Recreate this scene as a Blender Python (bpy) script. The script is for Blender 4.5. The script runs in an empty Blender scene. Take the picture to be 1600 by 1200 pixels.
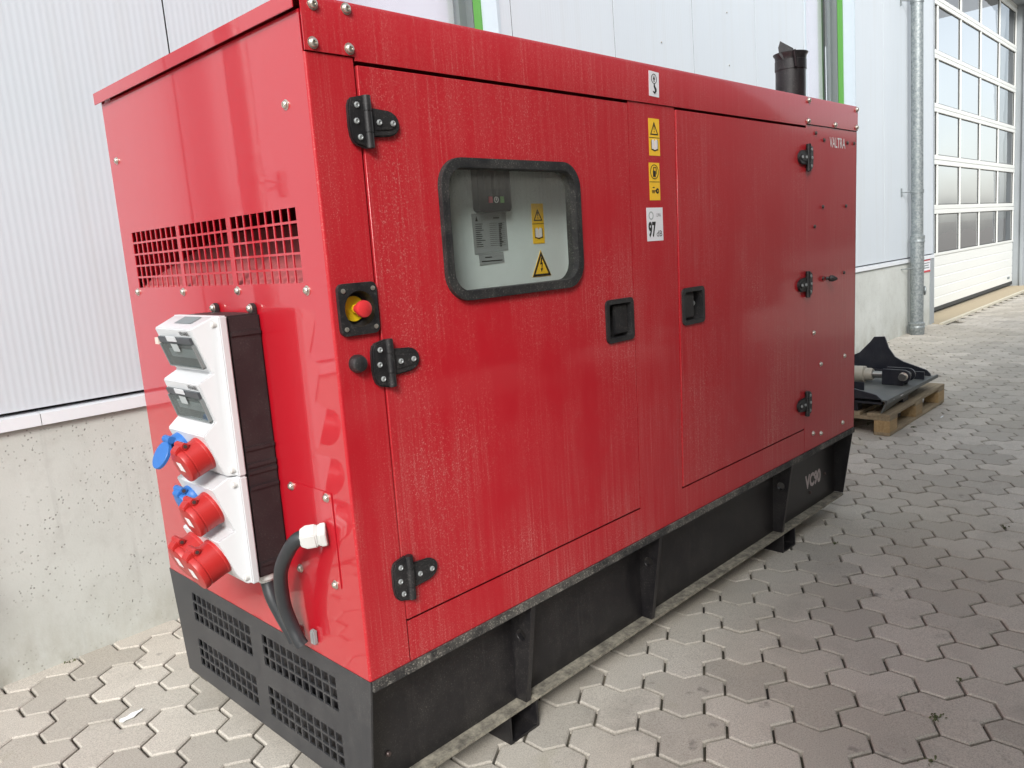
import bpy, bmesh, math, random
from mathutils import Vector, Matrix, geometry
random.seed(7)
R = math.radians
S = bpy.context.scene
COL = S.collection

# ------------------------------------------------------------------ camera
cam_d = bpy.data.cameras.new('camera'); cam = bpy.data.objects.new('camera', cam_d); COL.objects.link(cam)
YAW, PITCH, ROLL = R(44.767), R(-9.899), R(-3.801)
CAM = Vector((-0.8976, -1.4003, 1.3695)); FPX = 1224.33
fw = Vector((math.cos(PITCH)*math.cos(YAW), math.cos(PITCH)*math.sin(YAW), math.sin(PITCH)))
rt = fw.cross(Vector((0, 0, 1))).normalized(); up = rt.cross(fw)
c_, s_ = math.cos(ROLL), math.sin(ROLL)
rt2, up2 = c_*rt+s_*up, -s_*rt+c_*up
m = Matrix((rt2, up2, -fw)).transposed().to_4x4(); m.translation = CAM
cam.matrix_world = m
cam_d.sensor_width = 36; cam_d.lens = FPX/1600*36; cam_d.clip_start = 0.02; cam_d.clip_end = 2000
S.camera = cam
def project(p):
    d = Vector(p)-CAM; z = d.dot(fw)
    return (800+FPX*d.dot(rt2)/z, 600-FPX*d.dot(up2)/z, z) if z > 0.05 else None

# ------------------------------------------------------------------ light
SUN_EL, SUN_AZ = R(35), R(232)          # azimuth clockwise from +Y, where the light comes from
w = bpy.data.worlds.new('World'); S.world = w; w.use_nodes = True
nt = w.node_tree; bg = nt.nodes['Background']
sky = nt.nodes.new('ShaderNodeTexSky'); sky.sky_type = 'NISHITA'; sky.sun_disc = False
sky.sun_elevation = SUN_EL; sky.sun_rotation = SUN_AZ; sky.air_density = 1.2; sky.dust_density = 1.5; sky.ozone_density = 1.0
hs = nt.nodes.new('ShaderNodeHueSaturation'); hs.inputs['Saturation'].default_value = 0.30
nt.links.new(sky.outputs[0], hs.inputs['Color']); nt.links.new(hs.outputs[0], bg.inputs['Color'])
bg.inputs['Strength'].default_value = 0.15
sd = bpy.data.lights.new('sun', 'SUN'); sun = bpy.data.objects.new('sun', sd); COL.objects.link(sun)
sd.energy = 1.8; sd.angle = R(18); sd.color = (1, .975, .94)
sdir = Vector((math.sin(SUN_AZ)*math.cos(SUN_EL), math.cos(SUN_AZ)*math.cos(SUN_EL), math.sin(SUN_EL)))
sun.rotation_euler = sdir.to_track_quat('Z', 'Y').to_euler()
S.view_settings.view_transform = 'Standard'; S.view_settings.look = 'None'; S.view_settings.gamma = 1
S.view_settings.use_curve_mapping = False
S.view_settings.exposure = 0.80

# ------------------------------------------------------------------ materials
def lin(r, g, b):
    f = lambda c: (c/255/12.92) if c/255 <= .04045 else ((c/255+.055)/1.055)**2.4
    return (f(r), f(g), f(b), 1)
class NT:
    def __init__(s, name):
        s.m = bpy.data.materials.new(name); s.m.use_nodes = True; s.t = s.m.node_tree
        s.b = s.t.nodes['Principled BSDF']; s.out = s.t.nodes['Material Output']
    def n(s, kind, **kw):
        nd = s.t.nodes.new('ShaderNode'+kind)
        for k, v in kw.items(): setattr(nd, k, v)
        return nd
    def l(s, a, b): s.t.links.new(a, b)
    def coord(s, scale=(1, 1, 1), kind='Object'):
        tc = s.n('TexCoord'); mp = s.n('Mapping'); mp.inputs['Scale'].default_value = scale
        s.l(tc.outputs[kind], mp.inputs['Vector']); return mp.outputs[0]
    def noise(s, vec, scale, detail=4, rough=.6):
        nd = s.n('TexNoise'); nd.inputs['Scale'].default_value = scale; nd.inputs['Detail'].default_value = detail
        nd.inputs['Roughness'].default_value = rough; s.l(vec, nd.inputs['Vector']); return nd.outputs['Fac']
    def ramp(s, fac, a, b, ca=(0, 0, 0, 1), cb=(1, 1, 1, 1)):
        r = s.n('ValToRGB'); r.color_ramp.elements[0].position = a; r.color_ramp.elements[1].position = b
        r.color_ramp.elements[0].color = ca; r.color_ramp.elements[1].color = cb; s.l(fac, r.inputs[0]); return r.outputs[0]
    def mix(s, fac, a, b, mode='MIX'):
        x = s.n('Mix', data_type='RGBA', blend_type=mode)
        for inp, v in ((x.inputs[0], fac), (x.inputs[6], a), (x.inputs[7], b)):
            if hasattr(v, 'is_output'): s.l(v, inp)
            else: inp.default_value = v
        return x.outputs[2]
    def math(s, op, a, b):
        x = s.n('Math', operation=op)
        for inp, v in ((x.inputs[0], a), (x.inputs[1], b)):
            if hasattr(v, 'is_output'): s.l(v, inp)
            else: inp.default_value = v
        return x.outputs[0]
    def bump(s, h, strength=.3, dist=.01):
        b = s.n('Bump'); b.inputs['Strength'].default_value = strength; b.inputs['Distance'].default_value = dist
        s.l(h, b.inputs['Height']); s.l(b.outputs[0], s.b.inputs['Normal']); return b
    def set(s, **kw):
        for k, v in kw.items():
            inp = s.b.inputs[k.replace('_', ' ')]
            if hasattr(v, 'is_output'): s.l(v, inp)
            else: inp.default_value = v
        return s
M = {}
def plain(key, col, rough=.5, metal=0, var=.12, scale=30, bump=0, coat=0):
    t = NT(key); v = t.coord(); n = t.noise(v, scale)
    dark = tuple(c*(1-var) for c in col[:3])+(1,); light = tuple(min(1, c*(1+var)) for c in col[:3])+(1,)
    t.set(Base_Color=t.mix(n, dark, light), Roughness=rough, Metallic=metal)
    if coat: t.set(Coat_Weight=coat, Coat_Roughness=.05)
    if bump: t.bump(t.noise(v, scale*8), bump, .002)
    M[key] = t.m; return t
RED = lin(178, 18, 34)
# clean glossy paint of the end
t = NT('red_paint'); v = t.coord()
wob = t.noise(v, 2.2, 2); spk = t.ramp(t.noise(v, 260, 2), .70, .78)
t.set(Base_Color=t.mix(t.math('MULTIPLY', spk, .18), RED, lin(215, 150, 150)), Roughness=.34, Coat_Weight=1.0, Coat_Roughness=.035, Coat_IOR=1.62)
t.bump(wob, .12, .02); M['red'] = t.m
# rain-streaked dusty paint of the long side
t = NT('dusty_red_paint')
v = t.coord((55, 55, 1.6)); st = t.noise(v, 1.0, 5, .65)
v2 = t.coord(); big = t.noise(v2, 2.3, 3); fine = t.noise(v2, 250, 3); runs = t.noise(t.coord((190, 190, 3.2)), 1.0, 3)
sx = t.n('SeparateXYZ'); t.l(v2, sx.inputs[0])
low = t.n('MapRange'); low.inputs[1].default_value = 1.9; low.inputs[2].default_value = .43; low.inputs[3].default_value = .45; low.inputs[4].default_value = 1.0
t.l(sx.outputs[2], low.inputs[0])
grain = t.ramp(t.noise(t.coord((1, 1, .55)), 420, 3, .75), .44, .62)
blotch = t.ramp(t.noise(t.coord((3.2, 3.2, 1.5)), 1.0, 4, .6), .36, .62)
d1 = t.math('MULTIPLY', t.math('MULTIPLY', t.ramp(st, .44, .74), .40), t.math('ADD', .25, t.math('MULTIPLY', grain, .75)))
d2 = t.math('MULTIPLY', t.math('MULTIPLY', t.ramp(runs, .54, .72), .85), t.math('ADD', .15, t.math('MULTIPLY', grain, .85)))
d3 = t.math('MULTIPLY', t.ramp(fine, .58, .65), .85)
film = t.math('MULTIPLY', t.math('MULTIPLY', grain, blotch), .13)
dust = t.math('MULTIPLY', t.math('ADD', t.math('ADD', t.math('MULTIPLY', t.math('ADD', d1, d2), blotch), film), t.math('MULTIPLY', d3, t.math('MULTIPLY', blotch, t.ramp(big, .34, .58)))), low.outputs[0])
dust = t.math('ADD', t.math('MULTIPLY', dust, .82), .02)
t.set(Base_Color=t.mix(dust, RED, lin(196, 150, 142)), Roughness=t.math('ADD', .34, t.math('MULTIPLY', dust, .5)),
      Coat_Weight=t.math('SUBTRACT', .62, dust), Coat_Roughness=t.math('ADD', .07, t.math('MULTIPLY', dust, .35)), Coat_IOR=1.42, Specular_IOR_Level=.25)
t.bump(t.noise(v2, 1.6, 2), .10, .02); M['red_side'] = t.m
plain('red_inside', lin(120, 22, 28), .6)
plain('red_foam', lin(190, 96, 98), .95, var=.25, scale=60, bump=.5)
# black skid steel with dust and scuffs
def black(key, base, dustc, amount, rough=.45):
    t = NT(key); v = t.coord(); a = t.noise(v, 9, 5, .7); f = t.noise(v, 240, 3); st = t.noise(t.coord((60, 60, 4)), 1, 4)
    d = t.math('ADD', t.math('MULTIPLY', t.ramp(a, .42, .75), amount), t.math('MULTIPLY', t.math('MULTIPLY', t.ramp(f, .58, .66), t.ramp(a, .35, .6)), amount*3.2))
    d = t.math('ADD', d, t.math('MULTIPLY', t.ramp(st, .55, .8), amount*.8))
    t.set(Base_Color=t.mix(d, base, dustc), Roughness=t.math('ADD', rough, t.math('MULTIPLY', d, .5))); t.bump(f, .08, .001); M[key] = t.m
black('black_steel', lin(25, 24, 27), lin(116, 112, 107), .10, .36)
black('grey_black_steel', lin(50, 51, 54), lin(120, 118, 114), .12, .42)
black('dirty_edge', lin(40, 40, 41), lin(140, 136, 128), .5, .7)
black('black_plastic', lin(30, 30, 32), lin(120, 116, 112), .12, .42)
black('socket_back', lin(36, 30, 32), lin(120, 116, 112), .06, .5)
black('rubber', lin(24, 25, 27), lin(150, 146, 138), .13, .6)
black('implement_black', lin(30, 32, 40), lin(110, 110, 112), .10, .33)
black('implement_dusty', lin(78, 82, 82), lin(140, 140, 132), .35, .45)
t = NT('dusty_flange'); v = t.coord(); n = t.noise(v, 22, 6, .75); f = t.noise(v, 150, 3)
t.set(Base_Color=t.mix(t.ramp(n, .38, .62), lin(158, 153, 138), lin(96, 92, 84)), Roughness=.95); t.bump(f, .4, .003); M['dust_flange'] = t.m
plain('white_plastic', lin(203, 205, 207), .34, var=.02)
plain('white_gland', lin(196, 197, 194), .45, var=.03)
plain('red_plastic', lin(172, 40, 38), .38, var=.06)
plain('blue_plastic', lin(46, 106, 178), .38, var=.06)
plain('dark_blue', lin(22, 44, 84), .5)
plain('cable', lin(44, 47, 50), .42, var=.15, scale=60)
plain('bolt_steel', lin(205, 200, 190), .28, metal=.85, var=.2, scale=200)
plain('bolt_dark', lin(96, 84, 82), .45, metal=.6, var=.2, scale=200)
plain('hex_dark', lin(60, 56, 54), .6)
plain('yellow', lin(240, 200, 30), .45, var=.04)
plain('estop_red', lin(200, 50, 54), .35, var=.03)
plain('sticker_yellow', lin(246, 196, 48), .4, var=.04)
plain('sticker_white', lin(232, 232, 236), .4, var=.03)
plain('print_black', lin(28, 27, 26), .5, var=.02)
plain('print_white', lin(226, 222, 222), .5, var=.04)
plain('print_grey', lin(120, 130, 132), .5, var=.04)
plain('worn_print', lin(196, 186, 186), .6, var=.2, scale=90)
plain('panel_grey', lin(206, 214, 212), .5, var=.03)
plain('plate_alu', lin(150, 154, 154), .4, metal=.2, var=.04)
plain('controller', lin(26, 27, 30), .35, var=.1)
plain('key_red', lin(190, 70, 84), .5); plain('key_green', lin(110, 160, 92), .5)
plain('smoke', lin(126, 132, 132), .18, var=.05)
plain('smoke_dark', lin(74, 78, 82), .3, var=.1)
plain('breaker', lin(168, 174, 174), .5)
plain('beige', lin(214, 196, 186), .5)
# building
t = NT('white_sheet'); v = t.coord(); n = t.noise(v, .8, 3); st = t.noise(t.coord((14, 14, .6)), 1, 4)
t.set(Base_Color=t.mix(t.math('MULTIPLY', t.ramp(st, .5, .8), .35), t.mix(n, lin(196, 204, 211), lin(206, 213, 218)), lin(190, 193, 192)), Roughness=.42); M['white_sheet'] = t.m
plain('flashing', lin(226, 230, 234), .3, var=.03)
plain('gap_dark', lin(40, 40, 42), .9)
t = NT('cast_concrete'); v = t.coord(); a = t.noise(v, 1.6, 5); b = t.noise(v, 9, 5, .7); f = t.noise(v, 120, 3)
vo = t.n('TexVoronoi'); vo.inputs['Scale'].default_value = 62; t.l(v, vo.inputs['Vector'])
pm = t.ramp(t.noise(v, 4, 4), .42, .56)
pit = t.math('MULTIPLY', t.math('SUBTRACT', 1, t.ramp(vo.outputs['Distance'], .10, .22)), pm)
col = t.mix(t.ramp(a, .3, .7), lin(187, 190, 184), lin(205, 208, 203)); col = t.mix(t.math('MULTIPLY', t.ramp(b, .5, .75), .35), col, lin(160, 158, 152))
col = t.mix(t.math('MULTIPLY', pit, .62), col, lin(96, 94, 90))
sx = t.n('SeparateXYZ'); t.l(v, sx.inputs[0]); sp = t.n('MapRange'); sp.inputs[1].default_value = .30; sp.inputs[2].default_value = 0; t.l(sx.outputs[2], sp.inputs[0])
splash = t.math('MULTIPLY', t.math('MULTIPLY', sp.outputs[0], t.ramp(t.noise(t.coord((6, 6, 3)), 1, 5, .7), .38, .68)), .55)
col = t.mix(splash, col, lin(138, 132, 112))
drip = t.math('MULTIPLY', t.ramp(t.noise(t.coord((18, 18, 1.0)), 1, 4), .60, .76), .25)
col = t.mix(drip, col, lin(150, 150, 146))
hgt = t.math('SUBTRACT', t.math('MULTIPLY', f, .25), pit)
t.set(Base_Color=col, Roughness=.9); t.bump(hgt, .55, .004); M['concrete'] = t.m
plain('green', lin(84, 146, 64), .4, var=.05)
plain('frame_grey', lin(108, 116, 116), .45, var=.06)
plain('reveal_grey', lin(186, 198, 206), .4, var=.04)
plain('blind', lin(240, 240, 248), .8, var=.02)
plain('inside_dark', lin(92, 96, 100), .9)
t = NT('galvanized'); v = t.coord(); a = t.noise(v, 38, 4, .7); b = t.noise(v, 6, 3)
t.set(Base_Color=t.mix(t.ramp(a, .35, .68), lin(120, 128, 130), lin(168, 174, 174)), Metallic=.55, Roughness=t.math('ADD', .36, t.math('MULTIPLY', b, .2))); M['zinc'] = t.m
plain('door_white', lin(230, 232, 228), .38, var=.02)
plain('door_gasket', lin(60, 62, 62), .7)
plain('jamb_grey', lin(150, 156, 160), .45, var=.05)
plain('sign_red', lin(200, 50, 60), .5)
def glass(key, tint, ior, rough=.01, wave=0, dirt=0):
    t = NT(key); t.t.nodes.remove(t.b)
    tr = t.n('BsdfTransparent'); tr.inputs[0].default_value = tint
    gl = t.n('BsdfGlossy'); gl.inputs['Roughness'].default_value = rough
    fr = t.n('Fresnel'); gm = t.n('NewGeometry'); mr0 = t.n('MapRange'); mr0.inputs[3].default_value = ior; mr0.inputs[4].default_value = 1/ior
    t.l(gm.outputs['Backfacing'], mr0.inputs[0]); t.l(mr0.outputs[0], fr.inputs['IOR'])
    mx = t.n('MixShader'); t.l(fr.outputs[0], mx.inputs[0]); t.l(tr.outputs[0], mx.inputs[1]); t.l(gl.outputs[0], mx.inputs[2])
    v = t.coord()
    if wave:
        b = t.n('Bump'); b.inputs['Strength'].default_value = wave; b.inputs['Distance'].default_value = .03
        t.l(t.noise(v, 2.4, 1), b.inputs['Height']); t.l(b.outputs[0], gl.inputs['Normal'])
    last = mx.outputs[0]
    if dirt:
        df = t.n('BsdfDiffuse'); df.inputs[0].default_value = lin(150, 150, 146)
        sx = t.n('SeparateXYZ'); t.l(v, sx.inputs[0])
        mr = t.n('MapRange'); mr.inputs[1].default_value = 1.42; mr.inputs[2].default_value = 1.56; mr.inputs[3].default_value = .05; mr.inputs[4].default_value = 1
        t.l(sx.outputs[2], mr.inputs[0])
        n = t.math('MULTIPLY', t.math('ADD', t.math('MULTIPLY', t.noise(t.coord((90, 90, 5)), 1, 4), .5), t.math('MULTIPLY', t.ramp(t.noise(v, 300, 2), .62, .7), .8)), mr.outputs[0])
        m2 = t.n('MixShader'); t.l(t.math('MULTIPLY', n, dirt), m2.inputs[0]); t.l(last, m2.inputs[1]); t.l(df.outputs[0], m2.inputs[2]); last = m2.outputs[0]
    t.l(last, t.out.inputs['Surface']); M[key] = t.m
glass('pane_dusty', (.95, .97, .96, 1), 1.45, .02, 0, .5)
glass('pane_window', (.97, .97, .98, 1), 1.7, .01, .02)
glass('pane_door', (.50, .53, .56, 1), 2.0, .01, .10)
glass('pane_smoke', (.82, .85, .85, 1), 1.5, .05)
# ground
def paver_mat(key, attr):
    t = NT(key); v = t.coord(kind='Object') if attr else None
    g = t.n('NewGeometry'); mp = t.n('Mapping'); t.l(g.outputs['Position'], mp.inputs[0]); pos = mp.outputs[0]
    if attr:
        a = t.n('Attribute'); a.attribute_name = 'rnd'; rnd = a.outputs['Fac']
    else:
        a = t.n('ObjectInfo'); rnd = a.outputs['Random']
    big = t.noise(pos, .55, 4); mid = t.noise(pos, 5, 5, .7); f = t.noise(pos, 260, 3, .8); f2 = t.noise(pos, 120, 3)
    base = t.mix(rnd, lin(176, 171, 161), lin(212, 206, 195))
    base = t.mix(t.math('MULTIPLY', t.ramp(big, .42, .68), .5), base, lin(187, 178, 160))
    base = t.mix(t.math('MULTIPLY', t.ramp(mid, .52, .78), .35), base, lin(142, 137, 128))
    base = t.mix(t.math('MULTIPLY', t.ramp(f, .42, .66), .62), base, lin(122, 117, 110))
    base = t.mix(t.math('MULTIPLY', t.ramp(f2, .56, .72), .22), base, lin(206, 201, 194))
    spot = t.math('MULTIPLY', t.ramp(t.noise(pos, 11, 3), .64, .72), t.ramp(t.noise(pos, 1.3, 2), .45, .60))
    base = t.mix(t.math('MULTIPLY', spot, .55), base, lin(82, 79, 76))
    blot = t.math('MULTIPLY', t.ramp(t.noise(pos, 1.9, 5, .7), .56, .74), .38)
    base = t.mix(blot, base, lin(120, 114, 106))
    moss = t.math('MULTIPLY', t.ramp(t.noise(pos, 3.1, 3), .66, .78), .4)
    base = t.mix(moss, base, lin(146, 141, 112))
    t.set(Base_Color=base, Roughness=.88); t.bump(t.math('ADD', f, t.math('MULTIPLY', f2, .6)), .35, .002); M[key] = t.m
paver_mat('paver', False); paver_mat('paver_far', True)
t = NT('joint_sand'); v = t.coord(); n = t.noise(v, 3, 5); t.set(Base_Color=t.mix(t.math('MULTIPLY', t.ramp(t.noise(v, 9, 4), .50, .66), .8), t.mix(t.ramp(n, .4, .7), lin(52, 49, 45), lin(74, 72, 58)), lin(128, 121, 106)), Roughness=1); M['sand'] = t.m
plain('yard', lin(140, 134, 126), .95, var=.1, scale=2)
plain('threshold', lin(176, 162, 136), .9, var=.1, scale=12, bump=.2)
plain('threshold_edge', lin(206, 200, 180), .6, var=.06)
plain('paper', lin(232, 236, 236), .7, var=.02)
plain('weed', lin(92, 98, 66), .8, var=.3, scale=200)
def wood(key, a, b):
    t = NT(key); o = t.n('ObjectInfo'); v = t.coord((1.6, 22, 22)); n = t.noise(v, 2.6, 5, .65); n2 = t.noise(t.coord(), 5, 4)
    col = t.mix(t.ramp(n, .32, .7), a, b); col = t.mix(t.math('MULTIPLY', t.ramp(n2, .5, .75), .45), col, lin(120, 108, 90))
    hv = t.n('HueSaturation'); t.l(col, hv.inputs['Color']); t.l(t.math('ADD', .82, t.math('MULTIPLY', o.outputs['Random'], .3)), hv.inputs['Value'])
    t.set(Base_Color=hv.outputs[0], Roughness=.85); t.bump(n, .3, .003); M[key] = t.m
wood('pallet_wood', lin(132, 118, 96), lin(166, 150, 122)); wood('pallet_block', lin(150, 124, 88), lin(180, 154, 112))
plain('opposite_wall', lin(92, 88, 84), .8, var=.1, scale=.4)
plain('tarp', lin(122, 112, 98), .6, var=.12, scale=3)
plain('opposite_roof', lin(70, 66, 66), .8)
plain('opposite_door', lin(120, 116, 112), .7)
plain('cylinder_beige', lin(150, 146, 134), .4, var=.1, scale=12)
plain('chrome', lin(150, 150, 146), .28, metal=.9)

# ------------------------------------------------------------------ mesh helpers
class MB:
    def __init__(s): s.v = []; s.f = []
    def add(s, vs, fs):
        o = len(s.v); s.v += [tuple(p) for p in vs]; s.f += [[i+o for i in f] for f in fs]; return s
    def box(s, x0, x1, y0, y1, z0, z1):
        return s.add([(x, y, z) for z in (z0, z1) for y in (y0, y1) for x in (x0, x1)],
                     [(0, 2, 3, 1), (4, 5, 7, 6), (0, 1, 5, 4), (2, 6, 7, 3), (0, 4, 6, 2), (1, 3, 7, 5)])
    def prism(s, poly, ax, a, b):
        n = len(poly)
        def p3(p, h): q = list(p); q.insert(ax, h); return q
        return s.add([p3(p, a) for p in poly]+[p3(p, b) for p in poly],
                     [list(range(n))[::-1], list(range(n, 2*n))]+[(i, (i+1) % n, n+(i+1) % n, n+i) for i in range(n)])
    def plate(s, outer, holes, fn, d0, d1):
        loops = [outer]+holes
        flat = [p for l in loops for p in l]
        tris = geometry.tessellate_polygon([[Vector((p[0], p[1], 0)) for p in l] for l in loops])
        n = len(flat); vs = [fn(p[0], p[1], d0) for p in flat]+[fn(p[0], p[1], d1) for p in flat]
        fs = [list(t) for t in tris]+[[i+n for i in reversed(t)] for t in tris]
        o = 0
        for l in loops:
            k = len(l); fs += [(o+i, o+(i+1) % k, n+o+(i+1) % k, n+o+i) for i in range(k)]; o += k
        return s.add(vs, fs)
    def grid_plate(s, ac, bc, hole, fn, d0, d1):
        na, nb = len(ac), len(bc); idx = {}; vs = []
        def vid(i, j, k):
            if (i, j, k) not in idx: idx[(i, j, k)] = len(vs); vs.append(fn(ac[i], bc[j], (d0, d1)[k]))
            return idx[(i, j, k)]
        solid = lambda i, j: 0 <= i < na-1 and 0 <= j < nb-1 and not hole(i, j)
        fs = []
        for i in range(na-1):
            for j in range(nb-1):
                if not solid(i, j): continue
                fs.append((vid(i, j, 0), vid(i+1, j, 0), vid(i+1, j+1, 0), vid(i, j+1, 0)))
                fs.append((vid(i, j, 1), vid(i, j+1, 1), vid(i+1, j+1, 1), vid(i+1, j, 1)))
                for di, dj, e in ((-1, 0, ((i, j+1), (i, j))), (1, 0, ((i+1, j), (i+1, j+1))), (0, -1, ((i, j), (i+1, j))), (0, 1, ((i+1, j+1), (i, j+1)))):
                    if not solid(i+di, j+dj):
                        (a, b), (c, d) = e; fs.append((vid(a, b, 0), vid(a, b, 1), vid(c, d, 1), vid(c, d, 0)))
        return s.add(vs, fs)
    def tube(s, path, r, n=12):
        path = [Vector(p) for p in path]; rs = r if isinstance(r, (list, tuple)) else [r]*len(path)
        vs = []; prev = None
        for i, p in enumerate(path):
            t = (path[min(i+1, len(path)-1)]-path[max(i-1, 0)]).normalized()
            if prev is None: a = t.orthogonal().normalized()
            else: a = (prev-t*prev.dot(t)).normalized()
            prev = a; b = t.cross(a)
            vs += [p+rs[i]*(math.cos(2*math.pi*k/n)*a+math.sin(2*math.pi*k/n)*b) for k in range(n)]
        fs = [(i*n+k, i*n+(k+1) % n, (i+1)*n+(k+1) % n, (i+1)*n+k) for i in range(len(path)-1) for k in range(n)]
        fs += [list(range(n))[::-1], list(range(len(vs)-n, len(vs)))]
        return s.add(vs, fs)
    def lathe(s, prof, org, axis, n=24, cap0=True):
        org = Vector(org); ax = Vector(axis).normalized(); a = ax.orthogonal().normalized(); b = ax.cross(a); vs = []
        for r, h in prof: vs += [org+ax*h+r*(math.cos(2*math.pi*k/n)*a+math.sin(2*math.pi*k/n)*b) for k in range(n)]
        fs = [(i*n+k, i*n+(k+1) % n, (i+1)*n+(k+1) % n, (i+1)*n+k) for i in range(len(prof)-1) for k in range(n)]
        fs += ([list(range(n))[::-1]] if cap0 else [])+[list(range(len(vs)-n, len(vs)))]
        return s.add(vs, fs)
    def mesh(s, name, mat, bevel=0, smooth=35, seg=2):
        bm = bmesh.new(); vs = [bm.verts.new(p) for p in s.v]
        for f in s.f:
            try: bm.faces.new([vs[i] for i in f])
            except ValueError: pass
        bmesh.ops.recalc_face_normals(bm, faces=bm.faces)
        if bevel:
            es = [e for e in bm.edges if len(e.link_faces) == 2 and e.calc_face_angle(0) > R(28)]
            bmesh.ops.bevel(bm, geom=es, offset=bevel, segments=seg, affect='EDGES', clamp_overlap=True)
        me = bpy.data.meshes.new(name); bm.to_mesh(me); bm.free(); me.materials.append(mat)
        if smooth: me.shade_smooth(); me.set_sharp_from_angle(angle=R(smooth))
        return me
    def build(s, name, mat, parent=None, bevel=0, smooth=35, seg=2):
        return put(name, s.mesh(name, M[mat], bevel, smooth, seg), parent)
def put(name, me, parent=None, loc=None, rot=None):
    o = bpy.data.objects.new(name, me); COL.objects.link(o); o.parent = parent
    if loc: o.location = loc
    if rot: o.rotation_euler = rot
    return o
def thing(name, label, cat, loc=(0, 0, 0), rotz=0, group=None):
    o = bpy.data.objects.new(name, None); COL.objects.link(o); o.location = loc; o.rotation_euler = (0, 0, rotz)
    o.empty_display_size = .1; o['label'] = label; o['category'] = cat
    if group: o['group'] = group
    return o
def tag(o, label, cat, group=None):
    o['label'] = label; o['category'] = cat
    if group: o['group'] = group
    return o
def rrect(x0, x1, y0, y1, r, n=6):
    p = []
    for cx, cy, a0 in ((x1-r, y1-r, 0), (x0+r, y1-r, 90), (x0+r, y0+r, 180), (x1-r, y0+r, 270)):
        p += [(cx+r*math.cos(R(a0+90*k/n)), cy+r*math.sin(R(a0+90*k/n))) for k in range(n+1)]
    return p
def circ(x, y, r, n=24): return [(x+r*math.cos(2*math.pi*k/n), y+r*math.sin(2*math.pi*k/n)) for k in range(n)]
def rect(x0, x1, y0, y1): return [(x0, y0), (x1, y0), (x1, y1), (x0, y1)]
def text(name, body, mat, parent, org, ux, uy, w_, h_, thick=.0006, bold=0.0):
    """lettering in the plane (ux, uy) at org (lower left corner), fitted to w_ x h_"""
    cu = bpy.data.curves.new('t', 'FONT'); cu.body = body; cu.size = 1; cu.offset = bold; cu.resolution_u = 3
    ob = bpy.data.objects.new('t', cu); COL.objects.link(ob)
    bpy.context.view_layer.update()
    me = bpy.data.meshes.new_from_object(ob.evaluated_get(bpy.context.evaluated_depsgraph_get()))
    bpy.data.objects.remove(ob); bpy.data.curves.remove(cu)
    xs = [q.co.x for q in me.vertices]; ys = [q.co.y for q in me.vertices]
    sx, sy = w_/(max(xs)-min(xs)), h_/(max(ys)-min(ys)); x0, y0 = min(xs), min(ys)
    org, ux, uy = Vector(org), Vector(ux), Vector(uy); nz = ux.cross(uy)
    for q in me.vertices: q.co = org+ux*((q.co.x-x0)*sx)+uy*((q.co.y-y0)*sy)+nz*thick
    me.name = name; me.materials.clear(); me.materials.append(M[mat])
    return put(name, me, parent)

# ------------------------------------------------------------------ ground
ground = MB().add([(-300, -300, -.024), (300, -300, -.024), (300, 300, -.024), (-300, 300, -.024)], [(0, 1, 2, 3)]).build('ground', 'yard'); ground['kind'] = 'structure'
pave = MB().add([(-9, -10, -.017), (32, -10, -.017), (32, 3, -.017), (-9, 3, -.017)], [(0, 1, 2, 3)]).build('pavement', 'sand'); pave['kind'] = 'structure'
HX, HY = .0700, .0721
dirs = [-30, -90, -30, -90, -150, 150, -150, 150, 90, 30, 90, 30]
P0 = []; x = y = 0
for a in dirs: P0.append((x, y)); x += math.cos(R(a))*HX; y += math.sin(R(a))*HY
cx0 = sum(p[0] for p in P0)/12; cy0 = sum(p[1] for p in P0)/12
def inset(poly, d):
    out = []; n = len(poly)
    for i in range(n):
        p, q, r = Vector(poly[i-1]), Vector(poly[i]), Vector(poly[(i+1) % n])
        e1, e2 = (q-p).normalized(), (r-q).normalized(); n1, n2 = Vector((e1.y, -e1.x)), Vector((e2.y, -e2.x))
        b = (n1+n2).normalized(); out.append(q+b*(d/max(.3, b.dot(n1))))
    return out
cen = [(p[0]-cx0, p[1]-cy0) for p in P0]
r1, r2 = inset(cen, .0038), inset(cen, .0082)
pv = [(p[0], p[1], 0) for p in r2]+[(p[0], p[1], -.0040) for p in r1]+[(p[0], p[1], -.05) for p in r1]
pf = [list(range(12))[::-1]]+[(i, (i+1) % 12, 12+(i+1) % 12, 12+i) for i in range(12)]+[(12+i, 12+(i+1) % 12, 24+(i+1) % 12, 24+i) for i in range(12)]
paver_me = MB().add(pv, pf).mesh('paver', M['paver'], smooth=0)
T1, T2 = (.1819, .1081), (-.1819, .1081); ORG = (1.1687+cx0, -.361+cy0)
wall_y = lambda x: 1.656+.0225*x
cells = []
for i in range(-110, 160):
    for j in range(-160, 110):
        x = ORG[0]+i*T1[0]+j*T2[0]; y = ORG[1]+i*T1[1]+j*T2[1]
        if not (-7 < x < 30 and -8 < y < wall_y(x)+.02): continue
        if x > 10.3 and y > wall_y(x)-.24: continue
        s = 0
        pr = project((x, y, 0))
        if pr and -40 < pr[0] < 1640 and -40 < pr[1] < 1240 and not (-.05 < x < 3.0 and .15 < y < 1.1) and not (0.3 < x < 12 and y > 1.0+.06*x): s = 1/pr[2]**2*(CAM.z/pr[2])
        cells.append((s, x, y))
cells.sort(reverse=True)
far_v, far_f, far_r = [], [], []
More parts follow.
